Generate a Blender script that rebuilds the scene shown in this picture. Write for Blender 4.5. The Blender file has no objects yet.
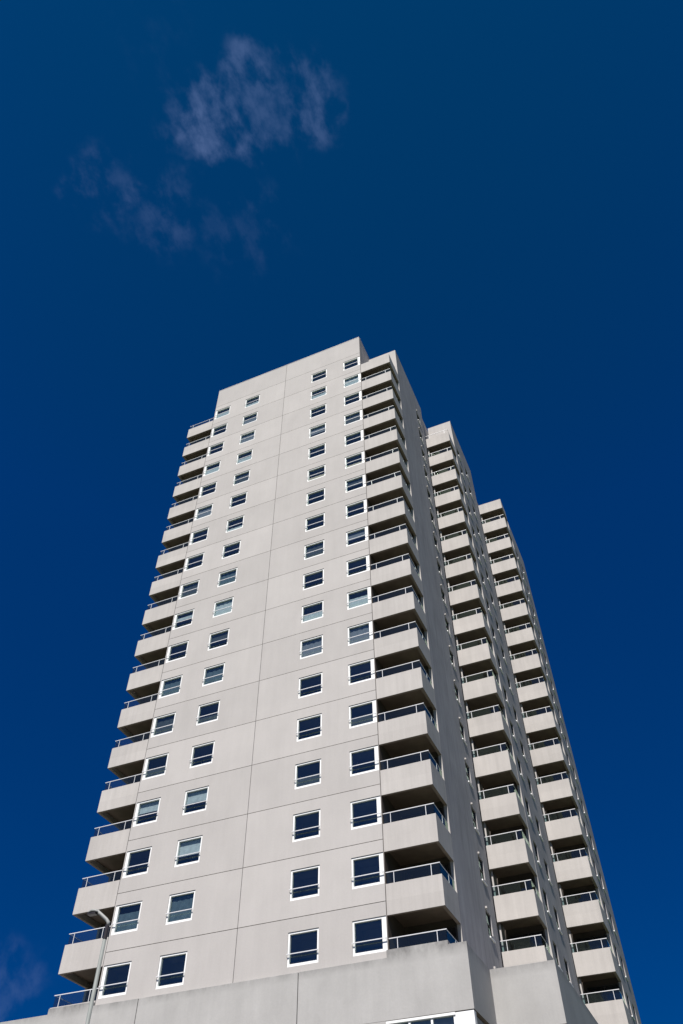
import bpy, bmesh, math, random
from mathutils import Matrix, Vector

random.seed(7)
scene = bpy.context.scene
col = scene.collection
S = 2.75                 # metres per storey
OFF = 4.7132             # storeys from the ground to the lowest floor line seen


def V(x, y, z):
    return Vector((x * S, y * S, (z + OFF) * S))


# --------------------------------------------------------------------------
# materials
# --------------------------------------------------------------------------
def new_mat(name):
    m = bpy.data.materials.new(name)
    m.use_nodes = True
    nt = m.node_tree
    for n in list(nt.nodes):
        nt.nodes.remove(n)
    out = nt.nodes.new('ShaderNodeOutputMaterial')
    return m, nt, out


def N(nt, kind, **kw):
    n = nt.nodes.new(kind)
    for k, v in kw.items():
        if k in n.inputs:
            n.inputs[k].default_value = v
        else:
            setattr(n, k, v)
    return n


def plain(name, rgb, rough=0.6, metallic=0.0, spec=0.5, noise=0.0, scale=6.0):
    m, nt, out = new_mat(name)
    b = N(nt, 'ShaderNodeBsdfPrincipled', Roughness=rough, Metallic=metallic)
    b.inputs['Specular IOR Level'].default_value = spec
    b.inputs['Base Color'].default_value = (*rgb, 1)
    if noise > 0:
        tc = N(nt, 'ShaderNodeTexCoord')
        no = N(nt, 'ShaderNodeTexNoise', Scale=scale, Detail=5.0)
        nt.links.new(tc.outputs['Object'], no.inputs['Vector'])
        mr = N(nt, 'ShaderNodeMapRange')
        mr.inputs['From Min'].default_value = 0.3
        mr.inputs['From Max'].default_value = 0.7
        mr.inputs['To Min'].default_value = 1 - noise
        mr.inputs['To Max'].default_value = 1 + noise
        nt.links.new(no.outputs['Fac'], mr.inputs['Value'])
        mx = N(nt, 'ShaderNodeVectorMath', operation='SCALE')
        mx.inputs[0].default_value = rgb
        nt.links.new(mr.outputs['Result'], mx.inputs['Scale'])
        nt.links.new(mx.outputs['Vector'], b.inputs['Base Color'])
    nt.links.new(b.outputs['BSDF'], out.inputs['Surface'])
    return m


def concrete(name, rgb, streak=0.07, blotch=0.06, panel=0.03, bump=0.15, dirt=0.0):
    """cast concrete: soft blotches, rain streaks, slightly different panels, fine grain"""
    m, nt, out = new_mat(name)
    L = nt.links.new
    b = N(nt, 'ShaderNodeBsdfPrincipled', Roughness=0.88)
    b.inputs['Specular IOR Level'].default_value = 0.25
    geo = N(nt, 'ShaderNodeNewGeometry')
    pos = geo.outputs['Position']

    def mapped(scale):
        mp = N(nt, 'ShaderNodeMapping')
        mp.inputs['Scale'].default_value = scale
        L(pos, mp.inputs['Vector'])
        return mp.outputs['Vector']

    def rng(sock, a, bb, lo, hi):
        mr = N(nt, 'ShaderNodeMapRange')
        for k, v in (('From Min', a), ('From Max', bb), ('To Min', lo), ('To Max', hi)):
            mr.inputs[k].default_value = v
        L(sock, mr.inputs['Value'])
        return mr.outputs['Result']

    n1 = N(nt, 'ShaderNodeTexNoise', Scale=1.0, Detail=6.0, Roughness=0.6)
    L(mapped((0.55, 0.55, 0.4)), n1.inputs['Vector'])
    n2 = N(nt, 'ShaderNodeTexNoise', Scale=1.0, Detail=4.0, Roughness=0.65)
    L(mapped((3.4, 3.4, 0.22)), n2.inputs['Vector'])
    n3 = N(nt, 'ShaderNodeTexNoise', Scale=1.0, Detail=3.0, Roughness=0.7)
    L(mapped((14, 14, 14)), n3.inputs['Vector'])
    # panel-to-panel difference: storey by storey, split at the vertical joint
    sep = N(nt, 'ShaderNodeSeparateXYZ')
    L(pos, sep.inputs['Vector'])
    fz = N(nt, 'ShaderNodeMath', operation='MULTIPLY_ADD')
    fz.inputs[1].default_value = 1 / S
    fz.inputs[2].default_value = -OFF + 40
    L(sep.outputs['Z'], fz.inputs[0])
    fl = N(nt, 'ShaderNodeMath', operation='FLOOR')
    L(fz.outputs[0], fl.inputs[0])
    gx = N(nt, 'ShaderNodeMath', operation='GREATER_THAN')
    gx.inputs[1].default_value = -2.648 * S
    L(sep.outputs['X'], gx.inputs[0])
    cx = N(nt, 'ShaderNodeCombineXYZ')
    L(fl.outputs[0], cx.inputs['X'])
    L(gx.outputs[0], cx.inputs['Y'])
    wn = N(nt, 'ShaderNodeTexWhiteNoise', noise_dimensions='3D')
    L(cx.outputs[0], wn.inputs['Vector'])
    f = None
    for s in (rng(n1.outputs['Fac'], .3, .7, 1 - blotch, 1 + blotch),
              rng(n2.outputs['Fac'], .35, .8, 1 + streak * .4, 1 - streak),
              rng(n3.outputs['Fac'], .3, .7, .97, 1.03),
              rng(wn.outputs['Value'], 0, 1, 1 - panel, 1 + panel)):
        if f is None:
            f = s
        else:
            mu = N(nt, 'ShaderNodeMath', operation='MULTIPLY')
            L(f, mu.inputs[0])
            L(s, mu.inputs[1])
            f = mu.outputs[0]
    if dirt > 0:
        # grime washed down from the top edge of the podium wall, ragged below
        zz = rng(sep.outputs['Z'], (0.21 + OFF) * S, (0.03 + OFF) * S, 1.0, 0.0)
        n4 = N(nt, 'ShaderNodeTexNoise', Scale=1.0, Detail=5.0, Roughness=0.7)
        L(mapped((1.6, 1.6, 0.9)), n4.inputs['Vector'])
        d1 = N(nt, 'ShaderNodeMath', operation='MULTIPLY')
        L(zz, d1.inputs[0])
        L(rng(n4.outputs['Fac'], .34, .72, 0.12, 1), d1.inputs[1])
        d2 = rng(d1.outputs[0], 0, 1, 1.0, 1 - dirt)
        mu = N(nt, 'ShaderNodeMath', operation='MULTIPLY')
        L(f, mu.inputs[0])
        L(d2, mu.inputs[1])
        f = mu.outputs[0]
    sc = N(nt, 'ShaderNodeVectorMath', operation='SCALE')
    sc.inputs[0].default_value = rgb
    L(f, sc.inputs['Scale'])
    L(sc.outputs['Vector'], b.inputs['Base Color'])
    bp = N(nt, 'ShaderNodeBump', Strength=bump, Distance=0.02)
    L(n3.outputs['Fac'], bp.inputs['Height'])
    L(bp.outputs['Normal'], b.inputs['Normal'])
    L(b.outputs['BSDF'], out.inputs['Surface'])
    return m


def glass(name, tint, reflect, coat=(0.75, 1.0, 0.92), dust=0.0, rough=0.02):
    """window pane: a see-through tinted sheet with a clear mirror-like coat"""
    m, nt, out = new_mat(name)
    L = nt.links.new
    tr = N(nt, 'ShaderNodeBsdfTransparent')
    tr.inputs['Color'].default_value = (*tint, 1)
    gl = N(nt, 'ShaderNodeBsdfGlossy', Roughness=rough)
    gl.inputs['Color'].default_value = (*coat, 1)
    lw = N(nt, 'ShaderNodeLayerWeight', Blend=0.5)
    pw = N(nt, 'ShaderNodeMath', operation='POWER')
    pw.inputs[1].default_value = 4.5
    L(lw.outputs['Facing'], pw.inputs[0])
    mr = N(nt, 'ShaderNodeMapRange')
    mr.inputs['To Min'].default_value = reflect
    mr.inputs['To Max'].default_value = 1.0
    L(pw.outputs[0], mr.inputs['Value'])
    mix = N(nt, 'ShaderNodeMixShader')
    L(mr.outputs['Result'], mix.inputs['Fac'])
    L(tr.outputs['BSDF'], mix.inputs[1])
    L(gl.outputs['BSDF'], mix.inputs[2])
    last = mix.outputs['Shader']
    if dust > 0:
        df = N(nt, 'ShaderNodeBsdfDiffuse')
        df.inputs['Color'].default_value = (0.5, 0.5, 0.49, 1)
        m2 = N(nt, 'ShaderNodeMixShader')
        m2.inputs['Fac'].default_value = dust
        L(last, m2.inputs[1])
        L(df.outputs['BSDF'], m2.inputs[2])
        last = m2.outputs['Shader']
    L(last, out.inputs['Surface'])
    return m


M = {
    'concrete': concrete('cast_concrete', (0.424, 0.403, 0.388), streak=0.035, blotch=0.05, panel=0.04),
    'balcony': concrete('balcony_concrete', (0.432, 0.408, 0.388), streak=0.10, panel=0.03),
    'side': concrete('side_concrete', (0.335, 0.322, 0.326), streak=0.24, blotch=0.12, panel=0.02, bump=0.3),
    'podium': concrete('podium_concrete', (0.372, 0.364, 0.353), streak=0.05, blotch=0.09, panel=0.0, dirt=0.6),
    'joint': plain('joint_sealant_head_shade', (0.10, 0.088, 0.08), 0.9),  # also paints the lintel shade on the window heads
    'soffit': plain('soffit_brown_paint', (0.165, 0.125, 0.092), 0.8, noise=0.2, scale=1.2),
    'loggia': plain('loggia_shade_brown', (0.075, 0.058, 0.046), 0.8, noise=0.15, scale=1.2),  # wall colour darkened to hold the shade inside the loggias
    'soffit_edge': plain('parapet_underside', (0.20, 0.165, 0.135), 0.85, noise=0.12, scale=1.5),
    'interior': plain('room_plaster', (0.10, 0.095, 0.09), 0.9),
    'frame_dark': plain('bronze_window_frame', (0.045, 0.036, 0.03), 0.5),
    'frame': plain('white_window_paint', (0.80, 0.80, 0.79), 0.45),
    'rail': plain('pale_painted_steel', (0.62, 0.62, 0.64), 0.4, noise=0.06),
    'curtain_pale': plain('net_curtain', (0.52, 0.55, 0.54), 0.9, noise=0.12, scale=5),
    'curtain_teal': plain('teal_curtain', (0.085, 0.125, 0.14), 0.9, noise=0.2, scale=4),
    'curtain_beige': plain('beige_blind', (0.55, 0.46, 0.33), 0.9, noise=0.1, scale=4),
    'curtain_grey': plain('grey_blind', (0.20, 0.21, 0.23), 0.9, noise=0.1, scale=4),
    'curtain_dark': plain('dark_curtain', (0.05, 0.06, 0.06), 0.9, noise=0.2, scale=4),
    'pane': glass('window_glass', (0.70, 0.77, 0.80), 0.16, dust=0.008),
    'balustrade': glass('balustrade_glass', (0.55, 0.70, 0.72), 0.09, coat=(.75, 1, .8), dust=0.012),
    'coping': plain('roof_coping_metal', (0.55, 0.54, 0.52), 0.5, noise=0.05),
    'roof': plain('roof_felt', (0.09, 0.09, 0.09), 0.9, noise=0.2),
    'lamp': plain('galvanised_lamp_steel', (0.20, 0.215, 0.205), 0.6, 0.1, noise=0.08, scale=3),
    'lamp_dark': plain('lamp_lens_and_pole_shade', (0.035, 0.03, 0.03), 0.3),  # dark lens; also paints the head's shadow on the pole
    'lamp_white': plain('lamp_white_cover', (0.27, 0.275, 0.265), 0.6),
    'asphalt': plain('asphalt', (0.055, 0.055, 0.057), 0.9, noise=0.25, scale=0.6),
    'paving': plain('asphalt_paving', (0.13, 0.125, 0.12), 0.9, noise=0.15, scale=0.8),
    'kerb': plain('kerb_stone', (0.36, 0.35, 0.33), 0.9, noise=0.1, scale=1.0),
    'grass': plain('mown_grass', (0.05, 0.085, 0.03), 0.95, noise=0.35, scale=0.7),
    'paint': plain('road_paint', (0.75, 0.75, 0.72), 0.7, noise=0.1, scale=4),
}


# --------------------------------------------------------------------------
# mesh builder (storey units in, metres out)
# --------------------------------------------------------------------------
class MB:
    def __init__(self, origin=(0, 0, 0)):
        self.v, self.f, self.m = [], [], []
        self.o = origin            # local origin in storey units

    def face(self, pts, mi=0):
        b = len(self.v)
        ox, oy, oz = self.o
        self.v += [((x - ox) * S, (y - oy) * S, (z - oz) * S) for x, y, z in pts]
        self.f.append(tuple(range(b, b + len(pts))))
        self.m.append(mi)

    def box(self, x0, x1, y0, y1, z0, z1, mi=0, bottom=None):
        if bottom is None:
            bottom = mi
        self.face([(x0, y0, z0), (x1, y0, z0), (x1, y0, z1), (x0, y0, z1)], mi)
        self.face([(x1, y1, z0), (x0, y1, z0), (x0, y1, z1), (x1, y1, z1)], mi)
        self.face([(x0, y1, z0), (x0, y0, z0), (x0, y0, z1), (x0, y1, z1)], mi)
        self.face([(x1, y0, z0), (x1, y1, z0), (x1, y1, z1), (x1, y0, z1)], mi)
        self.face([(x0, y0, z1), (x1, y0, z1), (x1, y1, z1), (x0, y1, z1)], mi)
        self.face([(x0, y1, z0), (x1, y1, z0), (x1, y0, z0), (x0, y0, z0)], bottom)

    def prism(self, poly, z0, z1, mi=0, bottom=None):
        """poly: counter-clockwise (x, y) outline"""
        if bottom is None:
            bottom = mi
        n = len(poly)
        self.face([(x, y, z1) for x, y in poly], mi)
        self.face([(x, y, z0) for x, y in reversed(poly)], bottom)
        for i in range(n):
            (x0, y0), (x1, y1) = poly[i], poly[(i + 1) % n]
            self.face([(x0, y0, z0), (x1, y1, z0), (x1, y1, z1), (x0, y0, z1)], mi)

    def tube(self, pts, r, n=10, mi=0, taper=None):
        """round bar along pts (storey units), radius r in storeys"""
        P = [Vector(p) for p in pts]
        rings = []
        for i, p in enumerate(P):
            d = (P[min(i + 1, len(P) - 1)] - P[max(i - 1, 0)]).normalized()
            a = Vector((0, 0, 1)) if abs(d.z) < .9 else Vector((1, 0, 0))
            u = d.cross(a).normalized()
            w = d.cross(u).normalized()
            rr = taper[i] if taper else r
            rings.append([p + (u * math.cos(t) + w * math.sin(t)) * rr
                          for t in [2 * math.pi * k / n for k in range(n)]])
        for a, b in zip(rings, rings[1:]):
            for k in range(n):
                self.face([a[k], b[k], b[(k + 1) % n], a[(k + 1) % n]], mi)
        self.face(list(rings[0]), mi)
        self.face(list(reversed(rings[-1])), mi)

    def build(self, name, mats, parent=None, bevel=0.0, smooth=False):
        me = bpy.data.meshes.new(name)
        me.from_pydata(self.v, [], self.f)
        for mt in (mats if isinstance(mats, (list, tuple)) else [mats]):
            me.materials.append(mt)
        me.polygons.foreach_set('material_index', self.m)
        bm = bmesh.new()
        bm.from_mesh(me)
        bmesh.ops.remove_doubles(bm, verts=bm.verts, dist=0.0004)
        bmesh.ops.recalc_face_normals(bm, faces=bm.faces) if smooth else None
        if smooth:
            for f in bm.faces:
                f.smooth = True
        bm.to_mesh(me)
        bm.free()
        o = bpy.data.objects.new(name, me)
        col.objects.link(o)
        if parent is not None:
            o.parent = parent
        if bevel > 0:
            md = o.modifiers.new('bevel', 'BEVEL')
            md.width = bevel
            md.segments = 2
            md.limit_method = 'ANGLE'
        return o


def wall_grid(mb, us, zs, depth_of, to3, room=0.42, inner=1, groove_mi=2, sd=0.055, head_shade=True):
    """A wall as a grid of cells with real recesses. depth_of(u, z) returns 0 (face),
    a small number (groove) or 'hole' (a window opening with a dark room box behind)."""
    D = {}
    for i in range(len(us) - 1):
        for j in range(len(zs) - 1):
            D[i, j] = depth_of((us[i] + us[i + 1]) / 2, (zs[j] + zs[j + 1]) / 2)
    nd = lambda d: sd if d == 'hole' else d
    nu, nz = len(us) - 1, len(zs) - 1
    for i in range(nu):
        for j in range(nz):
            d = D[i, j]
            u0, u1, z0, z1 = us[i], us[i + 1], zs[j], zs[j + 1]
            if d != 'hole':
                mb.face([to3(u0, d, z0), to3(u1, d, z0), to3(u1, d, z1), to3(u0, d, z1)],
                        groove_mi if d > 0 else 0)
            else:
                r = room
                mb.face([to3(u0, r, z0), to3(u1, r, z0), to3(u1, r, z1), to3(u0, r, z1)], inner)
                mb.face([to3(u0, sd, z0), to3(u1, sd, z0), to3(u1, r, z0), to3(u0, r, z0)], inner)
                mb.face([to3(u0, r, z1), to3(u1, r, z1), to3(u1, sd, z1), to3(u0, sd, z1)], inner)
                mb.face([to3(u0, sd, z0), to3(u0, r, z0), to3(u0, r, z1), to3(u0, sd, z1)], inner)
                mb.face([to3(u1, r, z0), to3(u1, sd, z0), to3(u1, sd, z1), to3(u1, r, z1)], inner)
            if i + 1 < nu:
                a, b = nd(d), nd(D[i + 1, j])
                if a != b:
                    mb.face([to3(u1, a, z0), to3(u1, b, z0), to3(u1, b, z1), to3(u1, a, z1)], 0)
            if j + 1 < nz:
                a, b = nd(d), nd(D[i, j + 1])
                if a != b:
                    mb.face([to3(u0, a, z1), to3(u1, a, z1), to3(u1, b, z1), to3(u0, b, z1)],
                            groove_mi if (d == 'hole' and head_shade) else 0)  # lintel shade put into the head reveal as a dark colour


def empty(name, loc):
    o = bpy.data.objects.new(name, None)
    o.location = loc
    col.objects.link(o)
    return o


def copy_tree(o, parent, delta):
    """copy a part and its sub-parts, moving the part by delta (metres)"""
    c = o.copy()
    col.objects.link(c)
    c.parent = parent
    c.location = o.location + delta
    for ch in list(o.children):
        k = ch.copy()
        col.objects.link(k)
        k.parent = c
    return c


def struct(o):
    o['kind'] = 'structure'
    return o


# --------------------------------------------------------------------------
# the tower
# --------------------------------------------------------------------------
XL, XJ, XR = -5.268, -2.648, 0.0
XB = 0.962            # outer face of the right wing
X2, X3 = 1.738, 2.52  # outer faces of the two stepped wings
Y2, Y3 = 3.56, 7.15   # fronts of the two stepped balcony stacks
DB = 0.80             # balcony depth
ZT, ZW = 19.0, 18.77
Z0 = -0.66
NF = 18
WB, WT = 0.275, 0.785
COLS = [(-5.246, -4.68), (-4.112, -3.575), (-1.70, -1.156), (-0.578, -0.006)]

tower = empty('apartment_tower', V(-2.0, 1.0, -OFF))
tower['label'] = 'tall pale concrete apartment tower with stacked balconies and stepped wings'
tower['category'] = 'tower block'
TB = (-2.0, 1.0, -OFF)


def tmb():
    return MB(TB)


# front block: facade with recessed joints and window openings, the rest plain sides and roof
mb = tmb()
g = 0.0052
us = sorted(set([XL, XJ - g, XJ + g, XR, XR + 0.011, XL - 0.011] + [u for c in COLS for u in c]))
zs = [Z0 + 0.1]
for n in range(0, NF + 1):
    zs += [n - g, n + g]
    if n < NF:
        zs += [n + WB, n + WT]
zs.append(ZT)


def fdepth(u, z):
    n = math.floor(z + 0.5)
    if u > XR or u < XL:
        return 0.016
    fz = z - math.floor(z)
    if WB < fz < WT and 0 < z < NF:
        for a, b in COLS:
            if a < u < b:
                return 'hole'
    if abs(z - n) < g and n <= NF:
        return 0.013
    if abs(u - XJ) < g and z < 18.75:
        return 0.013
    return 0


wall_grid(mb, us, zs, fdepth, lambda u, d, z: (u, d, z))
YBK = 2.6
ZL = 17.0                # below the top storey, loggia shade is put into a brown wall colour
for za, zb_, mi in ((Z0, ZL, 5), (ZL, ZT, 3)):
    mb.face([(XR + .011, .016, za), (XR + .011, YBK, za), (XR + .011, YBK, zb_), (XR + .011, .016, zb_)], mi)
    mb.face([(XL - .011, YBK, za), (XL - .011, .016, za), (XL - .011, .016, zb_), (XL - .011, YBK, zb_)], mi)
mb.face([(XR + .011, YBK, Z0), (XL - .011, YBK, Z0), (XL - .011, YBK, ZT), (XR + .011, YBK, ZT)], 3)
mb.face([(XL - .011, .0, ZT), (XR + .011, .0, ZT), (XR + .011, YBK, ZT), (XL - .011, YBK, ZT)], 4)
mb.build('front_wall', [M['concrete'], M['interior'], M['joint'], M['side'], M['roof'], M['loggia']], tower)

cp = tmb()
cp.box(XL - .002, XR + .002, -.006, .07, ZT + .001, ZT + .018)
cp.box(XR - .05, XR + .013, .07, YBK, ZT + .001, ZT + .018)
cp.build('coping', M['coping'], tower)

# --- windows of the front
CUR = {  # (column, storey) -> (material, bottom fraction, top fraction)
    (0, 1): ('curtain_teal', 0.0, .75), (0, 3): ('curtain_pale', .55, 1.0), (0, 5): ('curtain_dark', 0, .9),
    (0, 6): ('curtain_teal', 0, 1), (0, 8): ('curtain_pale', .6, .8), (0, 9): ('curtain_dark', 0, 1),
    (0, 14): ('curtain_pale', 0, .7), (0, 17): ('curtain_pale', 0, .75), (0, 12): ('curtain_grey', 0, 1),
    (1, 1): ('curtain_teal', 0, 1), (1, 2): ('curtain_pale', .4, 1), (1, 3): ('curtain_pale', .5, 1),
    (1, 6): ('curtain_teal', 0, 1), (1, 8): ('curtain_pale', 0, 1), (1, 9): ('curtain_teal', 0, 1),
    (1, 11): ('curtain_pale', 0, .35), (1, 14): ('curtain_pale', 0, .6), (1, 17): ('curtain_pale', 0, .5),
    (1, 15): ('curtain_grey', 0, 1), (1, 16): ('curtain_grey', 0, .7),
    (2, 6): ('curtain_grey', 0, 1), (2, 7): ('curtain_pale', 0, .5), (2, 12): ('curtain_beige', 0, .4),
    (2, 16): ('curtain_pale', 0, .55), (3, 6): ('curtain_grey', 0, 1), (3, 7): ('curtain_pale', 0, .7),
    (3, 12): ('curtain_beige', 0, .35), (3, 16): ('curtain_pale', 0, .95), (2, 3): ('curtain_dark', .0, .5),
    (3, 9): ('curtain_grey', .5, 1), (1, 5): ('curtain_dark', 0, .4), (1, 7): ('curtain_dark', .5, 1),
    (2, 9): ('curtain_dark', 0, 1),
    (3, 4): ('curtain_dark', 0, .5), (2, 14): ('curtain_grey', .4, 1), (3, 14): ('curtain_dark', 0, 1),
    (0, 4): ('curtain_dark', 0, .45), (1, 13): ('curtain_dark', 0, 1), (3, 11): ('curtain_dark', .5, 1),
}


def make_window(ci):
    a, b = COLS[ci]
    wl = .062 if ci == 0 else .03
    wr = .078 if ci == 3 else .03
    o = MB((a, 0, 0))
    y0, y1 = .012, .052
    o.box(a, a + wl, y0, y1, WB, WT)
    o.box(b - wr, b, y0, y1, WB, WT)
    o.box(a + wl, b - wr, y0, y1, WT - .03, WT)
    o.box(a + wl, b - wr, y0, y1, WB, WB + .042)
    f = o.build('window', M['frame'], tower, bevel=.004)
    f.location = V(a, 0, 0) - tower.location
    p = MB((a, 0, 0))
    p.face([(a + wl, .042, WB + .042), (b - wr, .042, WB + .042), (b - wr, .042, WT - .03), (a + wl, .042, WT - .03)])
    p.build('pane', M['pane'], f)
    r = MB((a, 0, 0))
    zb = .452
    r.box(a - .002, b + .004, -.030, -.020, zb - .006, zb + .007)
    r.box(a + .014, a + .020, -.0205, .012, zb - .006, zb + .006)
    r.box(b - .020, b - .014, -.0205, .012, zb - .006, zb + .006)
    r.build('guard_rail', M['rail'], f)
    return f


def add_curtain(f, ci, n):
    key = (ci, n)
    if key not in CUR:
        return
    mt, lo, hi = CUR[key]
    a, b = COLS[ci]
    h = WT - WB - .06
    z0, z1 = WB + .03 + lo * h, WB + .03 + hi * h
    c = MB((a, 0, 0))
    wav = lo < .3                      # curtains hang in folds, blinds are flat
    k = 22
    x0, x1 = a + .02, b - .02
    pts = []
    for i in range(k + 1):
        t = i / k
        y = .072 + (.004 * math.sin(t * 26 + n * 2.1) + .0025 * math.sin(t * 61 + n) if wav else 0)
        pts.append((x0 + (x1 - x0) * t, y))
    for p, q in zip(pts, pts[1:]):
        c.face([(p[0], p[1], z0), (q[0], q[1], z0), (q[0], q[1], z1), (p[0], p[1], z1)])
    o = c.build('curtain' if wav else 'blind', M[mt], f)


for ci in range(4):
    first = make_window(ci)
    for n in range(NF):
        if n == 0:
            f = first
        else:
            f = first.copy()
            col.objects.link(f)
            f.parent = tower
            f.location = first.location + Vector((0, 0, n * S))
            for ch in list(first.children):
                if ch.name.split('.')[0] in ('pane', 'guard_rail'):
                    k = ch.copy()
                    col.objects.link(k)
                    k.parent = f
        add_curtain(f, ci, n)

# --- wings: boxes with slit windows in the outer side wall
SW1 = [(2.61, 2.96)]
SW2 = [(4.56, 4.92), (5.52, 5.90)]
SW3 = [(8.18, 8.55), (8.98, 9.36)]
SZ = (0.22, 0.665)


def wing(x0, x1, y0, y1, z1, slits, top_n, mats, front=True):
    mb = tmb()
    us = sorted(set([y0, y1] + [v for s in slits for v in s]))
    zs = [Z0 - .5]
    for n in range(top_n):
        zs += [n + SZ[0], n + SZ[1]]
    zs.append(z1)

    def dep(u, z):
        fz = z - math.floor(z)
        if SZ[0] < fz < SZ[1] and 0 < z < top_n:
            for a, b in slits:
                if a < u < b:
                    return 'hole'
        return 0

    wall_grid(mb, us, zs, dep, lambda u, d, z: (x1 - d, u, z), room=.3, sd=.05, head_shade=False)
    zb = Z0 - .5
    xs = x1 - .066 if slits else x0 + .066
    bay = (x0, xs) if slits else (xs, x1)
    pier = (xs, x1) if slits else (x0, xs)
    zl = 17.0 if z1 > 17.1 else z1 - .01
    for (xa, xb_), za, zc, mi in ((bay, zb, zl, 4), (bay, zl, z1, 2), (pier, zb, z1, 2)):  # bay brown carries the loggia shade; top storey and corner strip left light
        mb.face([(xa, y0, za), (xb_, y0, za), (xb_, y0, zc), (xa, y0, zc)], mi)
    mb.face([(x1, y1, zb), (x0, y1, zb), (x0, y1, z1), (x1, y1, z1)], 2)
    mb.face([(x0, y1, zb), (x0, y0, zb), (x0, y0, z1), (x0, y1, z1)], 2)
    mb.face([(x0, y0, z1), (x1, y0, z1), (x1, y1, z1), (x0, y1, z1)], 3)
    return mb.build('wing_wall', mats, tower)


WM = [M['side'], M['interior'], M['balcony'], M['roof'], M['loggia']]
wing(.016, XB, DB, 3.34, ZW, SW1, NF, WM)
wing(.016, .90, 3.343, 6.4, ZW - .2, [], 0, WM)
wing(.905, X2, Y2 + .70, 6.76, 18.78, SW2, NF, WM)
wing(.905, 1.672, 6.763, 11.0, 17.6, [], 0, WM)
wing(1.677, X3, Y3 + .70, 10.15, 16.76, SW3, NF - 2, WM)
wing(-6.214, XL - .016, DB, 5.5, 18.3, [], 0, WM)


def slit_geo(mb, x, ya, yb, dz, cap):
    """white narrow window set in a side wall, with sill (and a little vent cap)"""
    z0, z1 = SZ[0] + dz, SZ[1] + dz
    xa, xb = x - .045, x - .022
    t = .014
    mb.box(xa, xb, ya, ya + t, z0, z1, 0)
    mb.box(xa, xb, yb - t, yb, z0, z1, 0)
    mb.box(xa, xb, ya + t, yb - t, z0, z0 + t, 0)
    mb.box(xa, xb, ya + t, yb - t, z1 - t, z1, 0)
    mb.box(xa, xb, ya + t, yb - t, (z0 + z1) / 2 - .012, (z0 + z1) / 2 + .012, 0)
    mb.face([(x - .034, ya + t, z0 + t), (x - .034, yb - t, z0 + t),
             (x - .034, yb - t, z1 - t), (x - .034, ya + t, z1 - t)], 1)
    mb.box(x - .02, x + .022, ya + .06, yb + .01, z0 - .028, z0 - .002, 2)


def slit_sep(x, ya, yb, cap):
    z0, z1 = SZ
    o = (x, ya, 0)
    m = MB(o)
    t = .014
    xa, xb = x - .045, x - .022
    m.box(xa, xb, ya, ya + t, z0, z1)
    m.box(xa, xb, yb - t, yb, z0, z1)
    m.box(xa, xb, ya + t, yb - t, z0, z0 + t)
    m.box(xa, xb, ya + t, yb - t, z1 - t, z1)
    m.box(xa, xb, ya + t, yb - t, (z0 + z1) / 2 - .012, (z0 + z1) / 2 + .012)
    f = m.build('window', M['frame_dark'], tower)
    f.location = V(x, ya, 0) - tower.location
    p = MB(o)
    p.face([(x - .034, ya + t, z0 + t), (x - .034, yb - t, z0 + t), (x - .034, yb - t, z1 - t), (x - .034, ya + t, z1 - t)])
    p.build('pane', M['pane'], f)
    s = MB(o)
    s.box(x - .02, x + .022, ya + .06, yb + .01, z0 - .028, z0 - .002)
    s.build('sill', M['frame'], f)
    if cap:
        c = MB(o)
        c.box(x + .001, x + .036, ya + .0, ya + .045, z1 + .004, z1 + .042)
        c.build('vent_cap', M['balcony'], f, bevel=.012)
    return f


f = slit_sep(XB, *SW1[0], True)
for n in range(1, NF):
    copy_tree(f, tower, Vector((0, 0, n * S)))
f = slit_sep(X2, *SW2[0], False)
f.location.z += S
for n in range(1, 10):
    copy_tree(f, tower, Vector((0, 0, n * S)))
rest = tmb()
for n in range(11, NF):
    slit_geo(rest, X2, *SW2[0], n, False)
for n in range(NF):
    slit_geo(rest, X2, *SW2[1], n, False)
for n in range(NF - 2):
    for a, b in SW3:
        slit_geo(rest, X3, a, b, n, False)
o = rest.build('narrow_side_windows', [M['frame_dark'], M['pane'], M['frame']], tower)
o['kind'] = 'stuff'


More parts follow.
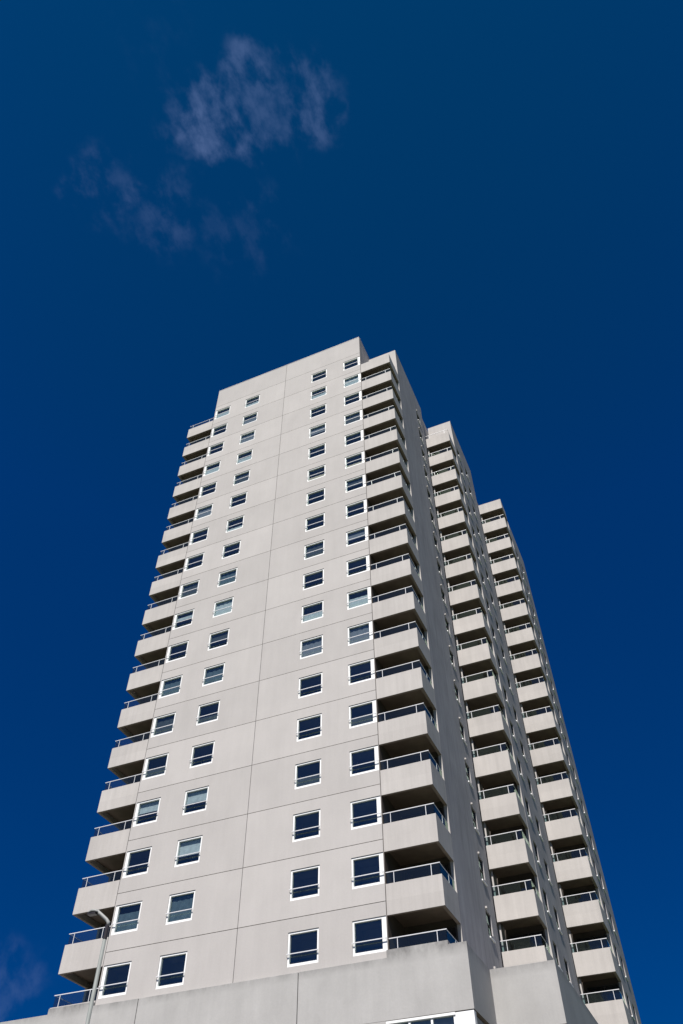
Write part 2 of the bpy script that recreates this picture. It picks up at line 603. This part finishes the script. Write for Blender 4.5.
# --- balconies
def make_balcony(x0, x1, y, right, n, post=False, door=True):
    """one balcony at storey line n: L-shaped parapet with slab, rail, glass, door"""
    d = DB if y < 3 else .70
    o = (x0, y, n)
    z0, z1 = n - .222, n + .258
    t = .058
    m = MB(o)
    if right:
        poly = [(x0, y), (x1, y), (x1, y + d - .002), (x1 - t, y + d - .002), (x1 - t, y + t), (x0, y + t)]
        sx0, sx1 = x0, x1 - t - .0005
    else:
        poly = [(x0, y), (x1, y), (x1, y + t), (x0 + t, y + t), (x0 + t, y + d - .002), (x0, y + d - .002)]
        sx0, sx1 = x0 + t + .0005, x1
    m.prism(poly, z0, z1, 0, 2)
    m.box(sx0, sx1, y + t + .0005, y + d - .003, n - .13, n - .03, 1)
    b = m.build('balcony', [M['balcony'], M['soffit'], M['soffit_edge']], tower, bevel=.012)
    b.location = V(o[0], o[1], o[2] - (0 if y < 3 else .02)) - tower.location
    # handrail with two posts and a return along the open side
    r = MB(o)
    zr = n + .452
    rt = .0062
    yf = y + .034
    xs_, xe = (x0 - .012, x1 - .022) if right else (x0 + .012, x1 + .012)
    r.box(xs_, xe, yf - rt, yf + rt, zr - rt, zr + rt)
    xo = x1 - .031 if right else x0 + .021
    r.box(xo - .004, xo + .004, yf + rt, y + d - .004, zr - .004, zr + .004)
    w = x1 - x0
    for px in (x0 + .145 * w, x0 + .815 * w):
        r.box(px - .005, px + .005, yf - .005, yf + .005, z1 - .02, zr - rt)
    r.box(xo - .004, xo + .004, y + d * .6, y + d * .6 + .008, z1 - .02, zr - .004)
    r.build('handrail', M['rail'], b)
    gmb = MB(o)
    gz0, gz1 = z1 + .006, zr - rt - .004
    gmb.face([(x0 + .01, yf + .001, gz0), (x1 - .035, yf + .001, gz0), (x1 - .035, yf + .001, gz1), (x0 + .01, yf + .001, gz1)]
             if right else
             [(x0 + .03, yf + .001, gz0), (x1 - .01, yf + .001, gz0), (x1 - .01, yf + .001, gz1), (x0 + .03, yf + .001, gz1)])
    gmb.face([(xo, yf + .01, gz0), (xo, y + d - .01, gz0), (xo, y + d - .01, gz1), (xo, yf + .01, gz1)])
    gmb.build('glass_panel', M['balustrade'], b)
    # glazed door and side light at the back of the balcony
    dm = MB(o)
    da, db = (x0 + .05 * w, x1 - .07) if right else (x0 + .07, x1 - .05 * w)
    yb = y + d - .004
    zt = n + .765
    ft = .022
    mid = da + (db - da) * .55
    for a_, b_ in ((da, da + ft), (mid - ft / 2, mid + ft / 2), (db - ft, db)):
        dm.box(a_, b_, yb - .02, yb, n - .028, zt)
    dm.box(da + ft, mid - ft / 2, yb - .02, yb, zt - ft, zt)
    dm.box(mid + ft / 2, db - ft, yb - .02, yb, zt - ft, zt)
    dm.face([(da + ft, yb - .008, n - .028), (db - ft, yb - .008, n - .028), (db - ft, yb - .008, zt - ft), (da + ft, yb - .008, zt - ft)], 1)
    dm.build('glazed_door', [M['frame_dark'], M['door_glass']], b)
    if post:
        pm = MB(o)
        pm.box(x0 + .004, x0 + .036, y + t + .03, y + t + .06, n - .0295, n + .768)
        pm.build('corner_post', M['balcony'], b)
    return b


M['door_glass'] = plain('door_glass', (0.012, 0.016, 0.02), 0.05, spec=0.8)

stacks = [
    (.0125, .962, 0.0, True, False, 0, 17),
    (-6.214, XL - .0125, 0.0, False, False, 0, 17),
    (.930, 1.735, Y2, True, True, 0, 17),
    (1.698, X3, Y3, True, True, 0, 17),
]
for x0, x1, y, right, post, n0, n1 in stacks:
    b0 = make_balcony(x0, x1, y, right, n0, post)
    top = None
    for n in range(n0 + 1, n1 + 1):
        c = copy_tree(b0, tower, Vector((0, 0, (n - n0) * S)))
        if n == n1:
            for k in list(c.children):
                kind = k.name.split('.')[0]
                if kind == 'corner_post' or y == Y3 or (x0 > -1 and kind == 'glass_panel') or (-1 < x0 < .5 and kind == 'handrail'):
                    bpy.data.objects.remove(k)

# --- podium: raised wall around the foot of the tower, glazing below it
def extrude_profile(mb, prof, y0, y1, zb):
    """prof: list of (x0, x1, ztop); one stepped wall"""
    for i, (a, b, zt) in enumerate(prof):
        mb.face([(a, y0, zb), (b, y0, zb), (b, y0, zt), (a, y0, zt)], 0)
        mb.face([(b, y1, zb), (a, y1, zb), (a, y1, zt), (b, y1, zt)], 0)
        mb.face([(a, y0, zt), (b, y0, zt), (b, y1, zt), (a, y1, zt)], 0)
        mb.face([(a, y1, zb), (b, y1, zb), (b, y0, zb), (a, y0, zb)], 1)
        if i + 1 < len(prof):
            z2 = prof[i + 1][2]
            lo, hi = min(zt, z2), max(zt, z2)
            if hi > lo:
                mb.face([(b, y0, lo), (b, y1, lo), (b, y1, hi), (b, y0, hi)], 0)
    a, b = prof[0][0], prof[-1][1]
    mb.face([(a, y1, zb), (a, y0, zb), (a, y0, prof[0][2]), (a, y1, prof[0][2])], 0)
    mb.face([(b, y0, zb), (b, y1, zb), (b, y1, prof[-1][2]), (b, y0, prof[-1][2])], 0)


PJ = -1.462
PK = -4.36
YP = -0.07
mb = tmb()
extrude_profile(mb, [(-9.2, -6.17, .135), (-6.17, XL, .222), (XL, PK - .006, .158)], YP, -.004, -1.6)
extrude_profile(mb, [(PK + .006, PJ - .006, .158)], YP, -.004, -1.6)
mb.box(PK - .0055, PK + .0055, YP + .02, -.004, -1.6, .145, 2)
mb.box(PJ - .0055, PJ + .0055, YP + .02, -.004, -1.6, .145, 2)
extrude_profile(mb, [(PJ + .006, .0, .158), (.0, .968, .262), (.968, 1.248, .205)], YP, -.004, Z0)
mb.box(PJ + .006, -.0615, YP, -.004, -1.6, Z0 - .0005, 0)
# body of the podium behind the wall and the stepped blocks to the right
mb.box(-9.2, -6.22, -.003, 6.0, -OFF + .01, .05, 0)
mb.box(.97, 1.248, -.003, 1.118, Z0, .185, 0, 1)
mb.box(.968, 2.262, 1.12, 4.68, Z0, .18, 0, 1)
mb.box(1.75, 2.515, 4.685, 7.1, Z0, .18, 0, 1)
mb.box(-6.2, 1.2, .06, 10.4, -OFF + .01, Z0 - .02, 0)
mb.box(1.21, 2.2, 1.25, 10.4, -OFF + .01, Z0 - .02, 0)
mb.box(2.21, 2.5, 4.8, 10.1, -OFF + .01, Z0 - .02, 0)
mb.build('podium', [M['podium'], M['soffit'], M['joint']], tower, bevel=.012)

# shop glazing under the podium edge
sm = tmb()
sm.box(.968, 1.236, -.06, .05, -1.5, Z0 - .006)
sm.box(.985, 1.0, -.064, -.0605, -1.45, Z0 - .045)
sm.build('white_panel', M['frame'], tower, bevel=.006)
sm = tmb()
xa, xb = -.06, .966
sm.box(xa, xb, -.066, .0, Z0 - .036, Z0 - .004)
k = 3
for i in range(k + 1):
    x = xa + (xb - xa - .03) * i / k
    sm.box(x, x + .03, -.05, .0, -1.5, Z0 - .037)
sm.box(xa, xb, -.05, .0, -1.56, -1.501)
fr = sm.build('shop_window', M['frame'], tower)
sm = tmb()
sm.face([(xa, -.02, -1.5), (xb, -.02, -1.5), (xb, -.02, Z0 - .037), (xa, -.02, Z0 - .037)])
gl = sm.build('pane', M['pane'], tower)
gl.parent = fr
sm = tmb()
sm.box(-.0605, 1.24, -.06, .055, -OFF + .01, -1.565)
sm.box(-9.19, -.062, -.06, .055, -OFF + .01, -1.61)
sm.build('base_wall', M['podium'], tower)

# --------------------------------------------------------------------------
# street lamp in front of the tower
# --------------------------------------------------------------------------
LY = -5.0
lx = -1.292
lamp = empty('street_lamp', V(lx, LY, -OFF + .05))
lamp['label'] = 'slim grey street lamp with bent arm standing before the left side of the tower'
lamp['category'] = 'street lamp'
LB = (lx, LY, -OFF + .05)
m = MB(LB)
m.tube([(lx, LY, -OFF + .05), (lx, LY, -OFF + .5), (lx, LY, -OFF + .52), (lx, LY, -1.0)], .02, 14,
       taper=[.036, .036, .023, .019])
m.build('pole', M['lamp'], lamp, smooth=True)
m = MB(LB)
m.tube([(lx, LY, -1.003), (lx, LY, -.862)], .022, 14)
m.build('pole_shade', M['lamp_dark'], lamp, smooth=False)  # dark section added for the lamp head's shadow on the upper pole
m = MB(LB)
m.tube([(lx + .004, LY, -.875), (lx + .008, LY - .004, -.842), (lx - .02, LY - .012, -.812), (lx - .09, LY - .03, -.755),
        (lx - .14, LY - .04, -.718)], .014, 12, taper=[.019, .019, .018, .017, .017])
m.build('arm', M['lamp_white'], lamp, smooth=True)
m = MB(LB)
# lamp head: a tapered shell with a dark lens below
secs = [(-.118, .022, .012, -.732), (-.15, .034, .018, -.716), (-.195, .040, .020, -.711), (-.235, .032, .017, -.722), (-.255, .014, .008, -.734)]
ring = []
for dx, hw, hh, zc in secs:
    x = lx + dx
    yc = LY - .045
    ring.append([(x, yc - hw, zc - hh * .5), (x, yc - hw * .8, zc + hh * .6), (x, yc, zc + hh),
                 (x, yc + hw * .8, zc + hh * .6), (x, yc + hw, zc - hh * .5)])
for a, b in zip(ring, ring[1:]):
    for i in range(4):
        m.face([a[i], a[i + 1], b[i + 1], b[i]], 0)
    m.face([a[4], a[0], b[0], b[4]], 0)
m.face(ring[0], 0)
m.face(list(reversed(ring[-1])), 0)
hd = m.build('lamp_head', M['lamp_white'], lamp, smooth=True)
m = MB(LB)
yc = LY - .045
m.box(lx - .243, lx - .14, yc - .03, yc + .03, -.750, -.7275)
lens = m.build('lens', M['lamp_dark'], lamp, bevel=.01)
lens.parent = hd

# --------------------------------------------------------------------------
# ground (below the frame, but it throws light up and is there from other views)
# --------------------------------------------------------------------------
def slab(name, x0, x1, y0, y1, z0, z1, mat):
    m = MB()
    if z1 > z0:
        m.box(x0, x1, y0, y1, z0, z1)
    else:
        m.face([(x0, y0, z0), (x1, y0, z0), (x1, y1, z0), (x0, y1, z0)])
    return struct(m.build(name, mat))


slab('ground', -900, 900, -900, 900, 0, 0, M['grass'])
slab('road', -900, 900, -16.0, -10.4, .0016, .0016, M['asphalt'])
slab('kerb', -900, 900, -10.38, -10.33, .0, .05, M['kerb'])
slab('pavement', -900, 900, -10.325, .4, .0, .046, M['paving'])
slab('road_marking', -900, 900, -13.22, -13.18, .0032, .0032, M['paint'])

# --------------------------------------------------------------------------
# camera
# --------------------------------------------------------------------------
cam = bpy.data.cameras.new('camera')
co = bpy.data.objects.new('camera', cam)
col.objects.link(co)
Rm = [[0.9179449739830219, 0.39665167170602345, -0.006669038320941456],
      [-0.30099264231038936, 0.6854198761522269, -0.6630256576109825],
      [-0.25841914405538763, 0.6106284014916787, 0.7485669651256311]]
C = (4.390468361231266, -12.003612661397916, -4.131426713097796)
r, dn, fw = [Vector(v) for v in Rm]
mw = Matrix.Identity(4)
for i in range(3):
    mw[i][0], mw[i][1], mw[i][2] = r[i], -dn[i], -fw[i]
p = V(*C)
mw[0][3], mw[1][3], mw[2][3] = p
co.matrix_world = mw
cam.sensor_fit = 'VERTICAL'
cam.sensor_height = 36
cam.sensor_width = 24
cam.lens = 778.5664 / 1024 * 36
cam.clip_start = 0.1
cam.clip_end = 6000
scene.camera = co

# --------------------------------------------------------------------------
# light
# --------------------------------------------------------------------------
EL, AZ = math.radians(52), math.radians(7)   # azimuth: to the right of straight in front
to_sun = Vector((math.sin(AZ) * math.cos(EL), -math.cos(AZ) * math.cos(EL), math.sin(EL)))
sun = bpy.data.lights.new('sun', 'SUN')
sun.energy = 4.6
sun.angle = math.radians(0.53)
sun.color = (1.0, 0.955, 0.90)
so = bpy.data.objects.new('sun', sun)
so.rotation_euler = to_sun.to_track_quat('Z', 'Y').to_euler()
so.location = (0, -60, 80)
col.objects.link(so)

world = bpy.data.worlds.new('World')
scene.world = world
world.use_nodes = True
nt = world.node_tree
for n in list(nt.nodes):
    nt.nodes.remove(n)
L = nt.links.new
out = nt.nodes.new('ShaderNodeOutputWorld')
SKY_LOW = (0.0, 0.22, 0.56)
SKY_TINT = (0.006, 0.36, 0.84)
SKY_TOP = (0.006, 0.445, 0.73)
CLOUD = (2.0, 3.0, 6.0, 1)
bg = N(nt, 'ShaderNodeBackground', Strength=0.05)
sky = nt.nodes.new('ShaderNodeTexSky')
sky.sky_type = 'NISHITA'
sky.sun_disc = False
sky.sun_elevation = EL
sky.sun_rotation = math.pi - AZ
sky.altitude = 0
sky.air_density = 1.0
sky.dust_density = 0.0
sky.ozone_density = 4.0
# deep, dry blue: the colours of a clear sky seen through a polarising filter
tint = N(nt, 'ShaderNodeVectorMath', operation='MULTIPLY')
tint.inputs[1].default_value = SKY_TINT
L(sky.outputs['Color'], tint.inputs[0])
stc = N(nt, 'ShaderNodeTexCoord')
ssp = N(nt, 'ShaderNodeSeparateXYZ')
L(stc.outputs['Generated'], ssp.inputs['Vector'])
srp = nt.nodes.new('ShaderNodeValToRGB')
L(ssp.outputs['Z'], srp.inputs['Fac'])
el_ = srp.color_ramp.elements
el_[0].position, el_[0].color = .25, (*SKY_LOW, 1)
el_[1].position, el_[1].color = .985, (*SKY_TOP, 1)
em_ = el_.new(.72)
em_.color = (*SKY_TINT, 1)
L(srp.outputs['Color'], tint.inputs[1])

# a few thin torn clouds, each at its own direction in the sky
tc = N(nt, 'ShaderNodeTexCoord')
vraw = tc.outputs['Generated']
wn_ = N(nt, 'ShaderNodeTexNoise', Scale=11.0, Detail=4.0, Roughness=0.6)
L(vraw, wn_.inputs['Vector'])
w1 = N(nt, 'ShaderNodeVectorMath', operation='SUBTRACT')
w1.inputs[1].default_value = (.5, .5, .5)
L(wn_.outputs['Color'], w1.inputs[0])
w2 = N(nt, 'ShaderNodeVectorMath', operation='SCALE')
w2.inputs['Scale'].default_value = 0.10
L(w1.outputs['Vector'], w2.inputs[0])
w3 = N(nt, 'ShaderNodeVectorMath', operation='ADD')
L(vraw, w3.inputs[0])
L(w2.outputs['Vector'], w3.inputs[1])
wnm = N(nt, 'ShaderNodeVectorMath', operation='NORMALIZE')
L(w3.outputs['Vector'], wnm.inputs[0])
vdir = wnm.outputs['Vector']
mp = N(nt, 'ShaderNodeMapping')
mp.inputs['Scale'].default_value = (1.25, 0.8, 0.9)
L(vraw, mp.inputs['Vector'])
nz = N(nt, 'ShaderNodeTexNoise', Scale=34.0, Detail=6.0, Roughness=0.58, Distortion=0.1)
L(mp.outputs['Vector'], nz.inputs['Vector'])
nb = N(nt, 'ShaderNodeTexNoise', Scale=6.0, Detail=3.0, Roughness=0.5)
L(mp.outputs['Vector'], nb.inputs['Vector'])


def math_node(op, a, b=None, clamp=False):
    n = N(nt, 'ShaderNodeMath', operation=op)
    n.use_clamp = clamp
    for i, v in enumerate((a, b)):
        if v is None:
            continue
        if isinstance(v, (int, float)):
            n.inputs[i].default_value = v
        else:
            L(v, n.inputs[i])
    return n.outputs[0]


def map_node(sock, a, b, lo, hi):
    n = N(nt, 'ShaderNodeMapRange', interpolation_type='SMOOTHSTEP')
    for k, v in (('From Min', a), ('From Max', b), ('To Min', lo), ('To Max', hi)):
        n.inputs[k].default_value = v
    L(sock, n.inputs['Value'])
    return n.outputs['Result']


patches = [  # direction, angular radius, strength
    ((-0.228, 0.176, 0.958), .047, .66), ((-0.172, 0.160, 0.972), .037, .56), ((-0.176, 0.198, 0.964), .035, .46),
    ((-0.125, 0.207, 0.970), .048, .34), ((-0.205, 0.200, 0.957), .035, .55), ((-0.250, 0.150, 0.955), .04, .40),
    ((-0.364, 0.182, 0.913), .040, .30), ((-0.319, 0.232, 0.919), .06, .25), ((-0.246, 0.292, 0.924), .06, .18),
    ((-0.248, 0.074, 0.966), .05, .16),
    ((-0.686, 0.694, 0.205), .065, .34), ((-0.680, 0.680, 0.275), .05, .28),
]
mask = None
for d, rad, st in patches:
    d = Vector(d).normalized()
    dot = N(nt, 'ShaderNodeVectorMath', operation='DOT_PRODUCT')
    dot.inputs[1].default_value = d
    L(vdir, dot.inputs[0])
    k = map_node(dot.outputs['Value'], math.cos(rad * 1.35), 1.0, 0.0, st)
    mask = k if mask is None else math_node('MAXIMUM', mask, k)
wisp = map_node(nz.outputs['Fac'], .25, .75, 0, 1)
big = map_node(nb.outputs['Fac'], .30, .60, .6, 1)
soft = math_node('MULTIPLY', mask, big)
torn = math_node('ADD', soft, math_node('MULTIPLY', math_node('SUBTRACT', wisp, 0.66), 0.85))
cov = math_node('MULTIPLY', map_node(torn, -0.16, 1.15, 0.0, 0.58), map_node(soft, 0.0, 0.5, 0, 1))
mixc = N(nt, 'ShaderNodeMix', data_type='RGBA')
L(cov, mixc.inputs['Factor'])
L(tint.outputs['Vector'], mixc.inputs['A'])
mixc.inputs['B'].default_value = CLOUD
L(mixc.outputs['Result'], bg.inputs['Color'])
L(bg.outputs['Background'], out.inputs['Surface'])

vs = scene.view_settings
vs.view_transform = 'Standard'
vs.look = 'None'
vs.gamma = 1
vs.exposure = 0.6
vs.use_curve_mapping = False
scene.cycles.use_denoising = True
